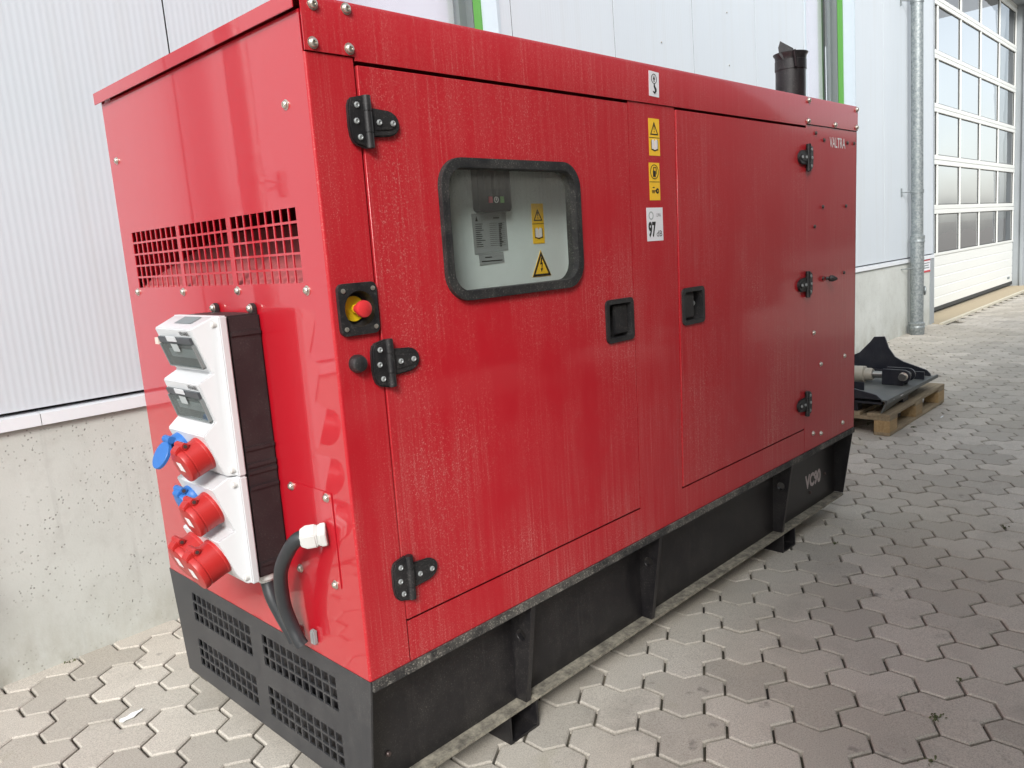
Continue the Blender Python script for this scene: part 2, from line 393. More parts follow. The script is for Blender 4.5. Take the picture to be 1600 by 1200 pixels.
for k, (s, x, y) in enumerate(cells):
    dz = random.uniform(-.0016, .0016); rx, ry = random.gauss(0, .0035), random.gauss(0, .0035); rz = random.gauss(0, .004)
    if k < 300 and s > 0:
        put('paver', paver_me, pave, (x, y, dz), (rx, ry, rz))
    else:
        o = len(far_v); c, sn = math.cos(rz), math.sin(rz)
        far_v += [(x+c*p[0]-sn*p[1], y+sn*p[0]+c*p[1], p[2]+dz+rx*p[1]-ry*p[0]) for p in pv]
        far_f += [[q+o for q in f] for f in pf]; far_r += [random.random()]*len(pv)
me = bpy.data.meshes.new('paver_field'); me.from_pydata(far_v, [], far_f); me.materials.append(M['paver_far'])
at = me.attributes.new('rnd', 'FLOAT', 'POINT'); at.data.foreach_set('value', far_r)
pfield = put('paver_field', me, pave); pfield['kind'] = 'stuff'

# ------------------------------------------------------------------ hall building (local axes: x along wall, y into the wall, z up)
a_ = math.atan(.0225); TL = R(1.3)
BM = Matrix.Translation((0, 1.656, 0)) @ Matrix.Rotation(a_, 4, 'Z') @ Matrix.Rotation(-TL, 4, 'X')
def bthing(name, label, cat, loc=(0, 0, 0)):
    o = thing(name, label, cat); o.matrix_world = BM @ Matrix.Translation(loc); return o
hall = bthing('hall_building', 'white ribbed metal hall with concrete plinth standing behind the red generator', 'building')
VP, TOP = .926, 7.0
W1, W2 = (1.154, 2.374), (6.50, 7.715)     # window openings
WB, WT = 2.0, 4.9
DR0, DR1 = 10.47, 16.78
def panel_mesh(w_, h_):
    n = max(1, int(round(w_/.0232))); p = w_/n; prof = [(0.003, .020), (0.003, 0.004)]
    for k in range(n):
        x0 = .004+k*(w_-.008)/n; q = (w_-.008)/n
        prof += [(x0+q*a_, (.00026)*(1-math.cos(2*math.pi*a_))) for a_ in (0.001, .2, .4, .6, .8)]
    prof += [(w_-.004, 0), (w_-.003, .004), (w_-.003, .020)]
    vs = [(a, b, 0) for a, b in prof]+[(a, b, h_) for a, b in prof]; n = len(prof)
    return MB().add(vs, [(i, i+1, n+i+1, n+i) for i in range(n-1)]+[[0, n-1, n-2, 1]]).mesh('wall_panel', M['white_sheet'], smooth=60)
cache = {}
def wpanel(u0, u1, v0=VP, v1=TOP):
    k = (round(u1-u0, 4), round(v1-v0, 4))
    if k not in cache: cache[k] = panel_mesh(*k)
    put('wall_panel', cache[k], hall, (u0, 0, v0))
for k in range(8): wpanel(.507-k-1, .507-k)
for u0, u1 in ((.507, W1[0]), (W1[1], 2.489), (2.489, 3.473), (3.473, 4.472), (4.472, 5.480), (5.480, 6.447), (6.447, W2[0]), (W2[1], 8.59), (8.59, 9.405), (9.405, DR0)): wpanel(u0, u1)
for W_ in (W1, W2): wpanel(W_[0], W_[1], VP, WB); wpanel(W_[0], W_[1], WT, TOP)
k = DR0
while k < DR1-.01: wpanel(k, min(k+1, DR1), 5.15, TOP); k += 1
for k in range(8): wpanel(DR1+k, DR1+k+1)
MB().box(-8, DR0-.03, 0, .3, -.15, .868).build('plinth', 'concrete', hall)
MB().box(DR1+.03, DR1+8, 0, .3, -.15, .868).build('plinth', 'concrete', hall)
def flash(u0, u1):
    MB().prism([(-.018, .866), (-.020, .866), (-.020, .907), (.03, .915), (.03, .912), (-.018, .905)], 0, u0, u1).build('sill_flashing', 'flashing', hall, smooth=0)
e = [-8, -4.15, -.150, 3.85, 7.85, DR0-.01]
for a, b in zip(e, e[1:]): flash(a+.0012, b-.0012)
flash(DR1, DR1+8)
MB().box(-8, W1[0], .03, .05, .86, TOP).box(W1[1], W2[0], .03, .05, .86, TOP).box(W2[1], DR0, .03, .05, .86, TOP).box(W1[0], W1[1], .03, .05, .86, WB).box(W2[0], W2[1], .03, .05, .86, WB).box(W1[0], W1[1], .03, .05, WT, TOP).box(W2[0], W2[1], .03, .05, WT, TOP).box(DR0, DR1, .03, .05, 5.15, TOP).box(DR1, DR1+8, .03, .05, .86, TOP).build('wall_core', 'gap_dark', hall)
MB().box(-8, DR1+8, .0, 9, TOP, TOP+.2).build('roof', 'flashing', hall)
MB().box(DR0-.5, DR1+.5, 4.0, 4.1, 0, TOP).build('inner_wall', 'inside_dark', hall)
MB().box(DR0-.5, DR1+.5, .4, 4.0, -.02, -.012).build('hall_floor', 'inside_dark', hall)
for W_ in (W1, W2):
    u0, u1 = W_
    win = MB()
    for a, b in ((u1-.003, u1+.02), (u0-.02, u0+.003)): win.box(a, b, -.004, .11, WB, WT)
    win.box(u0, u1, -.004, .11, WB-.02, WB+.003).box(u0, u1, -.004, .11, WT-.003, WT+.02)
    win = win.build('window', 'reveal_grey', hall)
    g = MB().box(u1-.016, u1-.004, .11, .162, WB, WT).box(u0+.004, u0+.016, .11, .162, WB, WT).build('trim', 'green', win); g['label'] = 'bright green window trim'
    fr = MB()
    for a, b in ((u1-.02, u1-.004), (u0+.004, u0+.02)): fr.box(a, b, .165, .26, WB, WT)
    fr.box(u1-.075, u1-.02, .215, .26, WB, WT).box(u0+.02, u0+.075, .215, .26, WB, WT).box(u0+.075, u1-.075, .215, .26, WB+.003, WB+.06).box(u0+.075, u1-.075, .215, .26, WT-.06, WT-.003)
    fr.build('frame', 'frame_grey', win)
    MB().box(u0+.07, u1-.07, .236, .240, WB+.05, WT-.05).build('pane', 'pane_window', win)
    MB().box(u0, u1, .33, .34, WB-.1, WT+.1).build('blind', 'blind', win)
# reveal of the big door opening
rv = MB().box(DR1, DR1+.02, .0, .42, -.1, 5.15).box(DR1-.05, DR1, .12, .17, -.1, 5.15).build('reveal', 'jamb_grey', hall)
MB().box(DR0-.16, DR0-.012, -.012, .0-.001, -.02, .862).box(DR0-.012, DR0, -.012, .42, -.02, 5.15).build('jamb', 'jamb_grey', hall)
MB().box(DR0, DR1, .0, .42, 5.13, 5.15).build('header', 'jamb_grey', hall)
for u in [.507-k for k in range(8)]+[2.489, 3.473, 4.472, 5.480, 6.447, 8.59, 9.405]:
    MB().box(u-.0027, u+.0027, .0022, .018, VP+.002, TOP-.01).build('seam_shade', 'gap_dark', hall)  # dark strip stands in for the shadow inside each open panel seam
# small fixings on the panels
fx = MB().lathe([(.006, 0), (.006, .004), (.003, .007)], (0, 0, 0), (0, -1, 0), 8).mesh('screw', M['bolt_steel'])
for u, v in ((4.02, 3.03), (4.03, 2.70), (5.0, 3.05), (5.01, 2.66)): put('screw', fx, hall, (u, -.001, v))

# sectional door
dr = bthing('sectional_door', 'white sectional garage door with rows of wide glass panes and ribbed bottom section', 'door', ((DR0+DR1)/2, .3, 0))
D0 = -(DR0+DR1)/2
mull = [10.55, 11.775, 12.985, 14.188, 15.475, 16.745]
rows = [(.885, 1.445), (1.575, 2.14), (2.275, 2.865), (2.985, 3.585), (3.705, 4.30), (4.42, 5.0)]
for k in range(5):
    z0 = .10+k*.149; MB().prism([(0, z0), (0.0, z0+.128), (.006, z0+.136), (.006, z0+.149), (.04, z0+.149), (.04, z0)], 0, DR0+D0+.01, DR1+D0-.01).build('bottom_slat', 'door_white', dr, smooth=0)
MB().box(DR0+D0, DR1+D0, -.004, .04, .045, .10).build('bottom_seal', 'door_gasket', dr)
zb = .845
for k, (z0, z1) in enumerate(rows):
    nz = rows[k+1][0] if k < 5 else 5.13
    lo = zb if k == 0 else None
    if k == 0: MB().box(DR0+D0, DR1+D0, -.012, .03, zb+.001, z0).build('rail', 'door_white', dr, bevel=.004)
    h = (z1+nz)/2
    MB().box(DR0+D0, DR1+D0, -.012, .03, z1, h-.003).build('rail', 'door_white', dr, bevel=.004)
    MB().box(DR0+D0, DR1+D0, -.010, .03, h+.003, nz).build('rail', 'door_white', dr, bevel=.004)
    for q in mull:
        MB().box(q-.028+D0, q+.028+D0, -.008, .03, z0, z1).build('mullion', 'door_white', dr, bevel=.003)
    for qa, qb in zip(mull, mull[1:]):
        MB().box(qa+.028+D0, qb-.028+D0, .006, .010, z0, z0+.012).box(qa+.028+D0, qa+.042+D0, .006, .010, z0+.012, z1-.012).box(qb-.042+D0, qb-.028+D0, .006, .010, z0+.012, z1-.012).box(qa+.028+D0, qb-.028+D0, .006, .010, z1-.012, z1).build('gasket', 'door_gasket', dr)
        # slightly bulging acrylic pane
        NX, NZ = 10, 7; vs = []; bul = random.uniform(.002, .007)*random.choice((1, 1, -1)); ph = random.uniform(0, 6)
        for i in range(NX+1):
            for j in range(NZ+1):
                s, t_ = i/NX, j/NZ; b = bul*(1-(2*s-1)**4)*(1-(2*t_-1)**4)+.0007*math.sin(7*s+ph)*math.sin(5*t_+ph)
                vs.append((qa+.03+D0+s*(qb-qa-.06), .012-b, z0+t_*(z1-z0)))
        MB().add(vs, [(i*(NZ+1)+j, (i+1)*(NZ+1)+j, (i+1)*(NZ+1)+j+1, i*(NZ+1)+j+1) for i in range(NX) for j in range(NZ)]).build('pane', 'pane_door', dr)
MB().box(DR1+D0-.42, DR1+D0-.24, -.006, 0, .16, .20).build('maker_plate', 'print_grey', dr)
# threshold in front of the door
th = bthing('door_threshold', 'tan concrete threshold with pale edge strip under the white sectional door', 'threshold', (DR0, 0, 0))
MB().box(-.1, 14, -.10, .36, -.1, .006).build('slab', 'threshold', th)
MB().box(-.1, 14, -.15, -.102, -.1, .012).build('edge_strip', 'threshold_edge', th)
# notice on the wall
sg = bthing('notice_sign', 'small white notice with red borders beside the galvanized downpipe', 'sign', (10.0, 0, .70))
MB().box(-.03, .33, -.006, -.0005, .0, .17).build('board', 'sticker_white', sg)
MB().box(-.03, .33, -.009, -.0065, .145, .17).box(-.03, .33, -.009, -.0065, 0, .022).build('border', 'sign_red', sg)
MB().box(0, .28, -.0075, -.0065, .11, .122).box(0, .25, -.0075, -.0065, .08, .092).box(0, .27, -.0075, -.0065, .05, .062).build('print', 'print_grey', sg)

def downpipe(label, u, dia):
    p = bthing('downpipe', label, 'downpipe', (u, -.12, 0))
    MB().tube([(0, 0, 1.08), (0, 0, 7.0)], .066*dia, 20).build('pipe', 'zinc', p)
    MB().lathe([(.074, .12), (.076, 1.10), (.082, 1.10), (.083, 1.12), (.079, 1.13), (.082, 1.15), (.082, 1.18), (.068, 1.19)], (-.03, 0, 0), (.028, 0, 1), 20).build('standpipe', 'zinc', p)
    MB().lathe([(.086, -.06), (.086, .06), (.091, .07), (.091, .09), (.086, .10), (.091, .115), (.091, .135), (.078, .145)], (-.03, 0, 0), (0, 0, 1), 20).build('collar', 'zinc', p)
    for z in (1.70, 3.84, 5.6):
        MB().lathe([(.068*dia, -.02), (.073*dia, -.02), (.073*dia, .02), (.068*dia, .02)], (0, 0, z), (0, 0, 1), 20).tube([(-.03, 0, z), (-.20, .115, z)], .006, 8).box(-.215, -.185, .110, .118, z-.05, z+.05).build('bracket', 'zinc', p)
    MB().lathe([(.078, -.01), (.08, -.01), (.08, .01), (.078, .01)], (-.01, 0, .80), (0, 0, 1), 20).tube([(-.07, .02, .80), (-.22, .118, .80)], .005, 8).build('bracket', 'zinc', p)
    MB().lathe([(.055, 0), (.055, .012), (.04, .02)], (.035, -.065, .52), (.45, -1, 0), 18).build('cleaning_cover', 'zinc', p)
    return p
downpipe('round galvanized downpipe on the white wall beside the sectional door', 9.37, 1)
downpipe('round galvanized downpipe on the ribbed wall beyond the generator socket end', -.70, .75)

# ------------------------------------------------------------------ generator
L, W, ZB, ZT = 2.79, 1.09, .429, 1.879
gen = thing('diesel_generator', 'red canopied diesel generator on a black steel skid with white socket box', 'generator')
sidef = lambda x, z, d: (x, d, z)
endf = lambda y, z, d: (d, y, z)
# end panel with vent cells
gy = []; cols = []
for (a, b, n) in ((.096, .392, 9), (.414, .680, 8), (.699, 1.002, 9)):
    p = (b-a+.005)/n
    cols += [(a+i*p, a+i*p+p-.005) for i in range(n)]
rowsz = [(1.323+i*.0328, 1.323+i*.0328+.0276) for i in range(5)]
ac = sorted({.006, W-.006}|{q for c in cols for q in c}); bc = sorted({ZB, 1.852}|{q for c in rowsz for q in c})
hc = {ac.index(c[0]) for c in cols}; hr = {bc.index(c[0]) for c in rowsz}
MB().grid_plate(ac, bc, lambda i, j: i in hc and j in hr, endf, 0, .003).build('end_panel', 'red', gen, smooth=0)
arc = [(.006-.006*math.sin(R(k*15)), .006-.006*math.cos(R(k*15))) for k in range(6, -1, -1)]
MB().prism(arc+[(.012, 0), (.012, .003), (.007, .0035), (.0035, .007)], 2, ZB, 1.7725).plate(rect(.012, .1135, ZB, 1.7725), [circ(.065, 1.262, .0385, 32)], sidef, 0, .003).box(.110, .1135, .003, .02, ZB, 1.7725).build('corner_post', 'red_side', gen, smooth=50)
MB().prism([(p[0], W-p[1]) for p in arc]+[(.1135, W), (.1135, W-.003), (.007, W-.0035), (.0035, W-.007)], 2, ZB, 1.876).build('corner_post', 'red_side', gen, smooth=50)
# top rail, with folded corner
MB().prism([(-.004, 1.7745), (-.004, 1.872), (-.001, 1.879), (.06, 1.879), (.06, 1.876), (.0, 1.874), (.0, 1.7745)], 0, .0005, L).build('top_rail', 'red_side', gen, smooth=50)
MB().box(.117, 2.262, -.004, .0, 1.7665, 1.7745).build('drip_edge', 'red_side', gen)
MB().box(.005, L-.005, .06, W-.06, 1.874, 1.8785).box(.005, L-.005, W-.06, W-.004, 1.80, 1.879).build('roof', 'red', gen)
MB().box(-.013, -.0105, .004, W+.014, 1.852, 1.884).box(-.0105, .03, .004, W+.014, 1.8805, 1.884).build('roof_lip', 'red', gen, bevel=.0008)
# side sheets
T_ = .003
MB().plate([(.1175, ZB), (2.248, ZB), (2.248, .5275), (1.2965, .5275), (1.3135, 1.7650), (1.068, 1.7650), (1.0560, .5275), (.1175, .5275)], [], sidef, 0, T_).build('door_surround', 'red_side', gen, smooth=0)
MB().plate([(2.2515, ZB), (L, ZB), (L, 1.7715), (2.2655, 1.7715), (2.2515, .53)], [], sidef, 0, T_).build('rear_side_panel', 'red_side', gen, smooth=0)
WX0, WX1, WZ0, WZ1 = .313, .813, 1.250, 1.582
hole = rrect(WX0+.018, WX1-.018, WZ0+.018, WZ1-.018, .05)
def door(outer, holes, nm):
    MB().plate(outer, holes, sidef, -.0025, .018).build('door', 'red_side', gen, bevel=.0012, smooth=40, seg=1)
h1 = rect(.925, 1.036, 1.084, 1.187); h2 = rect(1.333, 1.445, 1.09, 1.188)
door([(.1165, .5335), (1.0495, .5335), (1.0620, 1.7585), (.1205, 1.7585)], [hole, h1], 'a')
door([(1.3030, .5335), (2.2465, .5335), (2.2605, 1.7585), (1.3195, 1.7585)], [h2], 'b')
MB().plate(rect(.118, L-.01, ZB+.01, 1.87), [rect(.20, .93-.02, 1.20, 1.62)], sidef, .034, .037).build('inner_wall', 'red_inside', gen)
MB().box(L-.003, L, .0, W, ZB, 1.874).build('far_panel', 'red_side', gen)
MB().box(.114, L, W-.003, W, ZB, 1.80).build('back_panel', 'red_side', gen)
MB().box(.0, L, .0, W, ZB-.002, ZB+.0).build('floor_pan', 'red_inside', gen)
# chamber behind the vent
MB().add([(.006, .10, 1.318), (.006, 1.05, 1.318), (.30, 1.05, 1.470), (.30, .10, 1.470)], [(0, 1, 2, 3)]).add([(.30, .10, 1.47), (.30, 1.05, 1.47), (.62, 1.05, 1.50), (.62, .10, 1.50)], [(0, 1, 2, 3)]).build('deflector', 'red_foam', gen)
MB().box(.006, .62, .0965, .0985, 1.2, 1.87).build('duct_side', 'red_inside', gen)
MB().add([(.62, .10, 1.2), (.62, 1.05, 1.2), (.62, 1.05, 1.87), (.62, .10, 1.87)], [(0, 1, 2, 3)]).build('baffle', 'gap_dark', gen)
# bolts
def bolt_mesh(r):
    dome = MB().lathe([(r*1.25, 0), (r*1.25, .0015), (r, .002), (r*.97, r*.55), (r*.75, r*.85), (r*.42, r*.95), (r*.36, r*.60)], (0, 0, 0), (0, -1, 0), 16)
    return dome.mesh('bolt', M['bolt_steel'], smooth=40)
bA, bB = bolt_mesh(.0095), bolt_mesh(.0085)
bC = MB().lathe([(.0075, 0), (.0075, .004), (.005, .007), (.003, .0075)], (0, 0, 0), (0, -1, 0), 12).mesh('bolt', M['bolt_dark'])
for x, z in ((.027, 1.862), (.105, 1.865), (.019, 1.789), (.104, 1.788)): put('bolt', bA, gen, (x, -.004, z))
for x, z in ((2.284, 1.865), (2.279, 1.785), (2.541, 1.786), (2.775, 1.865), (2.775, 1.789)): put('bolt', bA, gen, (x, -.004, z))
for x, z in ((2.356, 1.744), (2.437, 1.72), (2.680, 1.72), (2.755, 1.721), (2.426, 1.45), (2.67, 1.451), (2.345, 1.371), (2.654, 1.161), (2.43, 1.152), (2.339, .93), (2.411, .785), (2.668, .784), (2.334, .494), (2.413, .477), (2.652, .476)):
    put('bolt', bC if z > 1 else bB, gen, (x, 0, z))
for y, z in ((1.03, 1.688), (.087, 1.686), (1.014, 1.311), (.701, 1.309), (.394, 1.309), (.084, 1.307)): put('bolt', bB, gen, (0, y, z), (0, 0, R(-90)))
put('pin', MB().lathe([(.007, 0), (.007, .012), (.013, .016), (.014, .028), (.008, .042), (.003, .048)], (0, 0, 0), (.6, -1, -.1), 14).mesh('pin', M['black_plastic']), gen, (2.461, 0, 1.150))
# hinges
def hinge(px, z, d):
    # d = +1: tongue toward +x
    outl = [(px-d*.004, z+.054), (px-d*.040, z+.046), (px-d*.046, z+.030), (px-d*.047, z-.010), (px-d*.044, z-.034), (px-d*.034, z-.047), (px-d*.004, z-.055)]
    h = MB().prism([(a, b) for a, b in outl], 1, -.014, -.0005).build('hinge', 'black_plastic', gen, bevel=.0035)
    pts = [(px+d*.004, z+.030)]+[(px+d*(.050+.034*math.sin(R(k))), z+.030*math.cos(R(k))*.9) for k in range(10, 171, 20)]+[(px+d*.004, z-.030)]
    MB().prism(pts, 1, -.013, -.003).build('hinge_leaf', 'black_plastic', h, bevel=.003)
    MB().prism([(px+d*.016, z+.017), (px+d*.060, z+.013), (px+d*.070, z), (px+d*.060, z-.013), (px+d*.016, z-.017)], 1, -.0155, -.012).build('leaf_rib', 'black_plastic', h, bevel=.0015)
    for a, b in ((-.053, -.022), (-.0215, .0215), (.022, .053)): MB().tube([(px, -.013, z+a), (px, -.013, z+b)], .0095, 14).build('knuckle', 'black_plastic', h, bevel=.001)
    sm = [(-.026, .032), (-.030, 0), (-.024, -.032), (.026, 0), (.062, 0)]
    for a, b in sm: MB().lathe([(.0062, 0), (.0062, .003), (.004, .0045), (.0025, .0025)], (px+d*a, -.0135 if a < 0 else -.0155, z+b), (0, -1, 0), 10).build('screw', 'plate_alu', h)
for z in (1.645, 1.137, .637): hinge(.128, z, 1)
for z in (1.643, 1.140, .641): hinge(2.263+(z-1.64)*.012, z, -1)
# latch handles
def latch(x0, x1, z0, z1, flip):
    h = MB().plate(rrect(x0, x1, z0, z1, .016), [rrect(x0+.014, x1-.014, z0+.014, z1-.014, .008)], sidef, -.009, -.002).build('latch', 'black_plastic', gen, bevel=.002)
    MB().box(x0+.012, x1-.012, .030, .033, z0+.012, z1-.012).plate(rrect(x0+.011, x1-.011, z0+.011, z1-.011, .010), [rrect(x0+.014, x1-.014, z0+.014, z1-.014, .008)], sidef, -.002, .032).build('latch_tray', 'black_plastic', h)
    a, b = (x0+.05, x1-.02) if flip else (x0+.018, x1-.052)
    MB().box(a, b, .002, .010, z0+.022, z1-.020).build('paddle', 'black_plastic', h, bevel=.003)
    xk = x0+.033 if flip else x1-.034
    MB().lathe([(.009, 0), (.009, .014), (.006, .017)], (xk, .030, (z0+z1)/2+.004), (0, -1, 0), 14).build('lock', 'plate_alu', h)
latch(.913, 1.048, 1.072, 1.199, True); latch(1.321, 1.457, 1.078, 1.200, False)
# window in the door
gk = MB().plate(rrect(WX0, WX1, WZ0, WZ1, .068, 10), [rrect(WX0+.023, WX1-.023, WZ0+.023, WZ1-.023, .048, 10)], sidef, -.016, .022).build('window_gasket', 'rubber', gen, bevel=.006, seg=3)
MB().plate(rrect(WX0+.022, WX1-.022, WZ0+.022, WZ1-.022, .046, 8), [], sidef, .002, .004).build('pane', 'pane_dusty', gk)
cpn = MB().box(.28, .95, .090, .095, 1.2, 1.62).box(.28, .283, .038, .09, 1.2, 1.62).box(.87, .873, .038, .09, 1.2, 1.62).build('control_panel', 'panel_grey', gen)
MB().plate(rrect(.506, .624, 1.462, 1.615, .012), [], sidef, .066, .090).build('controller', 'controller', cpn, bevel=.003)
MB().box(.528, .602, .0645, .0655, 1.520, 1.575).build('screen', 'hex_dark', cpn)
MB().box(.540, .552, .063, .0655, 1.484, 1.500).build('key', 'key_red', cpn); MB().box(.582, .594, .063, .0655, 1.484, 1.500).build('key', 'key_green', cpn)
MB().plate(circ(.567, 1.492, .008, 16), [circ(.567, 1.492, .0062, 16)], sidef, .064, .0655).box(.5655, .5685, .064, .0655, 1.490, 1.500).build('key', 'print_white', cpn)
def quadplate(name, mat, parent, c, d0, d1): return MB().plate(c, [], sidef, d0, d1).build(name, mat, parent)
dpl = quadplate('data_plate', 'plate_alu', cpn, [(.500, 1.356), (.624, 1.362), (.622, 1.461), (.498, 1.459)], .0885, .0895)
pr = MB()
for k in range(12): pr.box(.508, .508+random.uniform(.014, .034), .0878, .0882, 1.432-k*.0052, 1.4335-k*.0052); pr.box(.558, .614, .0878, .0882, 1.4335-k*.0052, 1.4342-k*.0052); pr.box(.592, .592+random.uniform(.006, .016), .0878, .0882, 1.4305-k*.0052, 1.4325-k*.0052)
pr.box(.574, .596, .0878, .0882, 1.446, 1.4485).prism([(.509, 1.440), (.518, 1.440), (.5135, 1.453)], 1, .0878, .0882)
pr.build('print', 'print_black', cpn)
quadplate('small_plate', 'plate_alu', cpn, [(.515, 1.327), (.606, 1.331), (.604, 1.3585), (.513, 1.356)], .0885, .0895)
MB().box(.535, .56, .0878, .0882, 1.346, 1.3485).box(.522, .598, .0878, .0882, 1.336, 1.3385).build('print', 'print_black', cpn)
# pictograms on the side plane: origin lower left, y = depth
def tri_sign(x, z, s, y, parent, mark='!'):
    h = s*.9
    o_ = [(x, z), (x+s, z), (x+s/2, z+h)]; k = .14; cx, cz = x+s/2, z+h/3
    i_ = [(cx+(a-cx)*(1-2.0*k), cz+(b-cz)*(1-2.0*k)) for a, b in o_]
    m_ = MB().plate(o_, [i_], sidef, y-.0005, y)
    if mark == '!': m_.prism([(cx-s*.045, z+h*.72), (cx+s*.045, z+h*.72), (cx+s*.02, z+h*.36), (cx-s*.02, z+h*.36)], 1, y-.0005, y).prism(circ(cx, z+h*.24, s*.045, 8), 1, y-.0005, y)
    else:
        q = lambda a, b: (x+s*a, z+s*b)
        m_.prism([q(.50, .68), q(.56, .66), q(.50, .44), q(.44, .44)], 1, y-.0005, y).prism([q(.44, .48), q(.57, .50), q(.56, .44), q(.44, .42)], 1, y-.0005, y).prism([q(.52, .46), q(.57, .48), q(.52, .26), q(.49, .26)], 1, y-.0005, y).prism([q(.44, .28), q(.57, .28), q(.49, .15)], 1, y-.0005, y)
    return m_.build('symbol', 'print_black', parent)
def book(x, z, s, y, parent):
    MB().prism([(x, z+s*.12), (x+s*.5, z), (x+s, z+s*.12), (x+s, z+s*.2), (x+s*.5, z+s*.1), (x, z+s*.2)], 1, y-.0005, y).prism([(x, z+.1*s), (x+.06*s, z+.1*s), (x+.06*s, z+.95*s), (x, z+.9*s)], 1, y-.0006, y).prism([(x+.94*s, z+.1*s), (x+s, z+.1*s), (x+s, z+.9*s), (x+.94*s, z+.95*s)], 1, y-.0006, y).build('symbol', 'print_black', parent)
    MB().prism([(x+.08*s, z+.22*s), (x+.47*s, z+.12*s), (x+.47*s, z+.82*s), (x+.32*s, z+s), (x+.08*s, z+.88*s)], 1, y-.0007, y).prism([(x+.92*s, z+.22*s), (x+.53*s, z+.12*s), (x+.53*s, z+.82*s), (x+.68*s, z+s), (x+.92*s, z+.88*s)], 1, y-.0007, y).build('symbol', 'print_white', parent)
def line(x0, x1, z, y, parent, mat='print_black', t=.0016): MB().box(x0, x1, y-.0005, y, z-t/2, z+t/2).build('divider', mat, parent)
# inside the window
ws = MB().box(.724, .772, .0885, .0895, 1.374, 1.483).build('sticker', 'sticker_yellow', cpn)
tri_sign(.730, 1.436, .036, .0885, cpn); book(.732, 1.386, .032, .0885, cpn); line(.724, .772, 1.428, .0885, cpn)
MB().prism([(.712, 1.283), (.792, 1.283), (.752, 1.356)], 1, .0885, .0895).build('sticker', 'sticker_yellow', cpn); tri_sign(.714, 1.284, .076, .0885, cpn, 'z')
# outside
def sticker(x0, x1, z0, z1, mat, sk=0): return MB().plate([(x0-sk, z0), (x1-sk, z0), (x1+sk, z1), (x0+sk, z1)], [], sidef, -.0008, 0).build('sticker', mat, gen)
s = MB().plate([(1.172, 1.788), (1.224, 1.786), (1.226, 1.858), (1.174, 1.860)], [], sidef, -.0052, -.0042).build('sticker', 'sticker_white', gen); s['label'] = 'white lifting hook sticker'
MB().plate(circ(1.199, 1.838, .0145, 20), [circ(1.199, 1.838, .0125, 20)], sidef, -.0058, -.0052).prism([(1.193, 1.836), (1.205, 1.836), (1.199, 1.848)], 1, -.0058, -.0052).box(1.197, 1.201, -.0058, -.0052, 1.829, 1.836).tube([(1.199, -.0055, 1.823), (1.199, -.0055, 1.816), (1.205, -.0055, 1.809), (1.205, -.0055, 1.803), (1.199, -.0055, 1.798), (1.192, -.0055, 1.802)], [.002, .003, .0035, .0035, .003, .0015], 6).build('symbol', 'print_black', s)
s = sticker(1.169, 1.226, 1.615, 1.724, 'sticker_yellow'); tri_sign(1.176, 1.676, .043, -.0008, s); book(1.180, 1.628, .036, -.0008, s); line(1.169, 1.226, 1.668, -.0008, s)
s = sticker(1.164, 1.220, 1.482, 1.594, 'sticker_yellow'); line(1.164, 1.220, 1.537, -.0008, s)
MB().plate(circ(1.192, 1.567, .022, 24), [circ(1.192, 1.567, .0198, 24)], sidef, -.0014, -.0008).box(1.184, 1.198, -.0014, -.0008, 1.552, 1.570).box(1.186, 1.190, -.0014, -.0008, 1.570, 1.578).box(1.186, 1.203, -.0014, -.0008, 1.5785, 1.581).box(1.200, 1.203, -.0014, -.0008, 1.560, 1.5785).plate(circ(1.205, 1.510, .0085, 14), [circ(1.207, 1.510, .003, 8)], sidef, -.0014, -.0008).box(1.176, 1.198, -.0014, -.0008, 1.5085, 1.5118).box(1.178, 1.182, -.0014, -.0008, 1.503, 1.508).box(1.185, 1.189, -.0014, -.0008, 1.503, 1.508).box(1.180, 1.190, -.0014, -.0008, 1.519, 1.522).build('symbol', 'print_black', s)
s = sticker(1.143, 1.230, 1.359, 1.460, 'sticker_white')
text('lettering', '97', 'print_black', s, (1.150, -.0008, 1.370), (1, 0, 0), (0, 0, 1), .040, .048, .0005, .04)
text('lettering', 'dB', 'print_black', s, (1.193, -.0008, 1.372), (1, 0, 0), (0, 0, 1), .030, .018, .0005)
text('lettering', 'LWA', 'print_black', s, (1.196, -.0008, 1.432), (1, 0, 0), (0, 0, 1), .022, .011, .0005)
MB().plate(circ(1.166, 1.436, .013, 12), [circ(1.166, 1.436, .009, 12)], sidef, -.0013, -.0008).build('symbol', 'breaker', s)
text('lettering', 'VALTRA', 'print_white', gen, (2.495, -.0002, 1.694), (1, 0, 0), (0, 0, 1), .165, .042, .0008, .01)
# emergency stop
ep = MB().plate(rrect(.014, .112, 1.207, 1.317, .014), [circ(.065, 1.262, .038, 32)], sidef, -.010, -.0003).build('emergency_stop', 'black_plastic', gen, bevel=.002)
MB().lathe([(.038, 0), (.034, .025), (.033, .026), (.0, .026)], (.065, -.006, 1.262), (0, 1, 0), 32, False).build('stop_cup', 'black_plastic', ep)
MB().lathe([(.027, 0), (.027, .002), (.010, .003), (.010, .012)], (.065, .016, 1.262), (0, -1, 0), 28).build('stop_disc', 'yellow', ep)
MB().lathe([(.009, 0), (.009, .018), (.017, .019), (.0185, .024), (.0175, .031), (.011, .034), (.0, .0345)], (.065, .004, 1.262), (0, -1, 0), 24).build('stop_button', 'estop_red', ep)
for a, b in ((.026, 1.302), (.101, 1.303), (.026, 1.222), (.101, 1.221)): MB().lathe([(.005, 0), (.005, .002), (.003, .003)], (a, -.010, b), (0, -1, 0), 10).build('screw', 'bolt_steel', ep)
MB().lathe([(.019, 0), (.020, .010), (.016, .020), (.008, .024), (.0, .0245)], (.047, 0, 1.147), (0, -1, 0), 20).build('rubber_stop', 'black_plastic', gen)
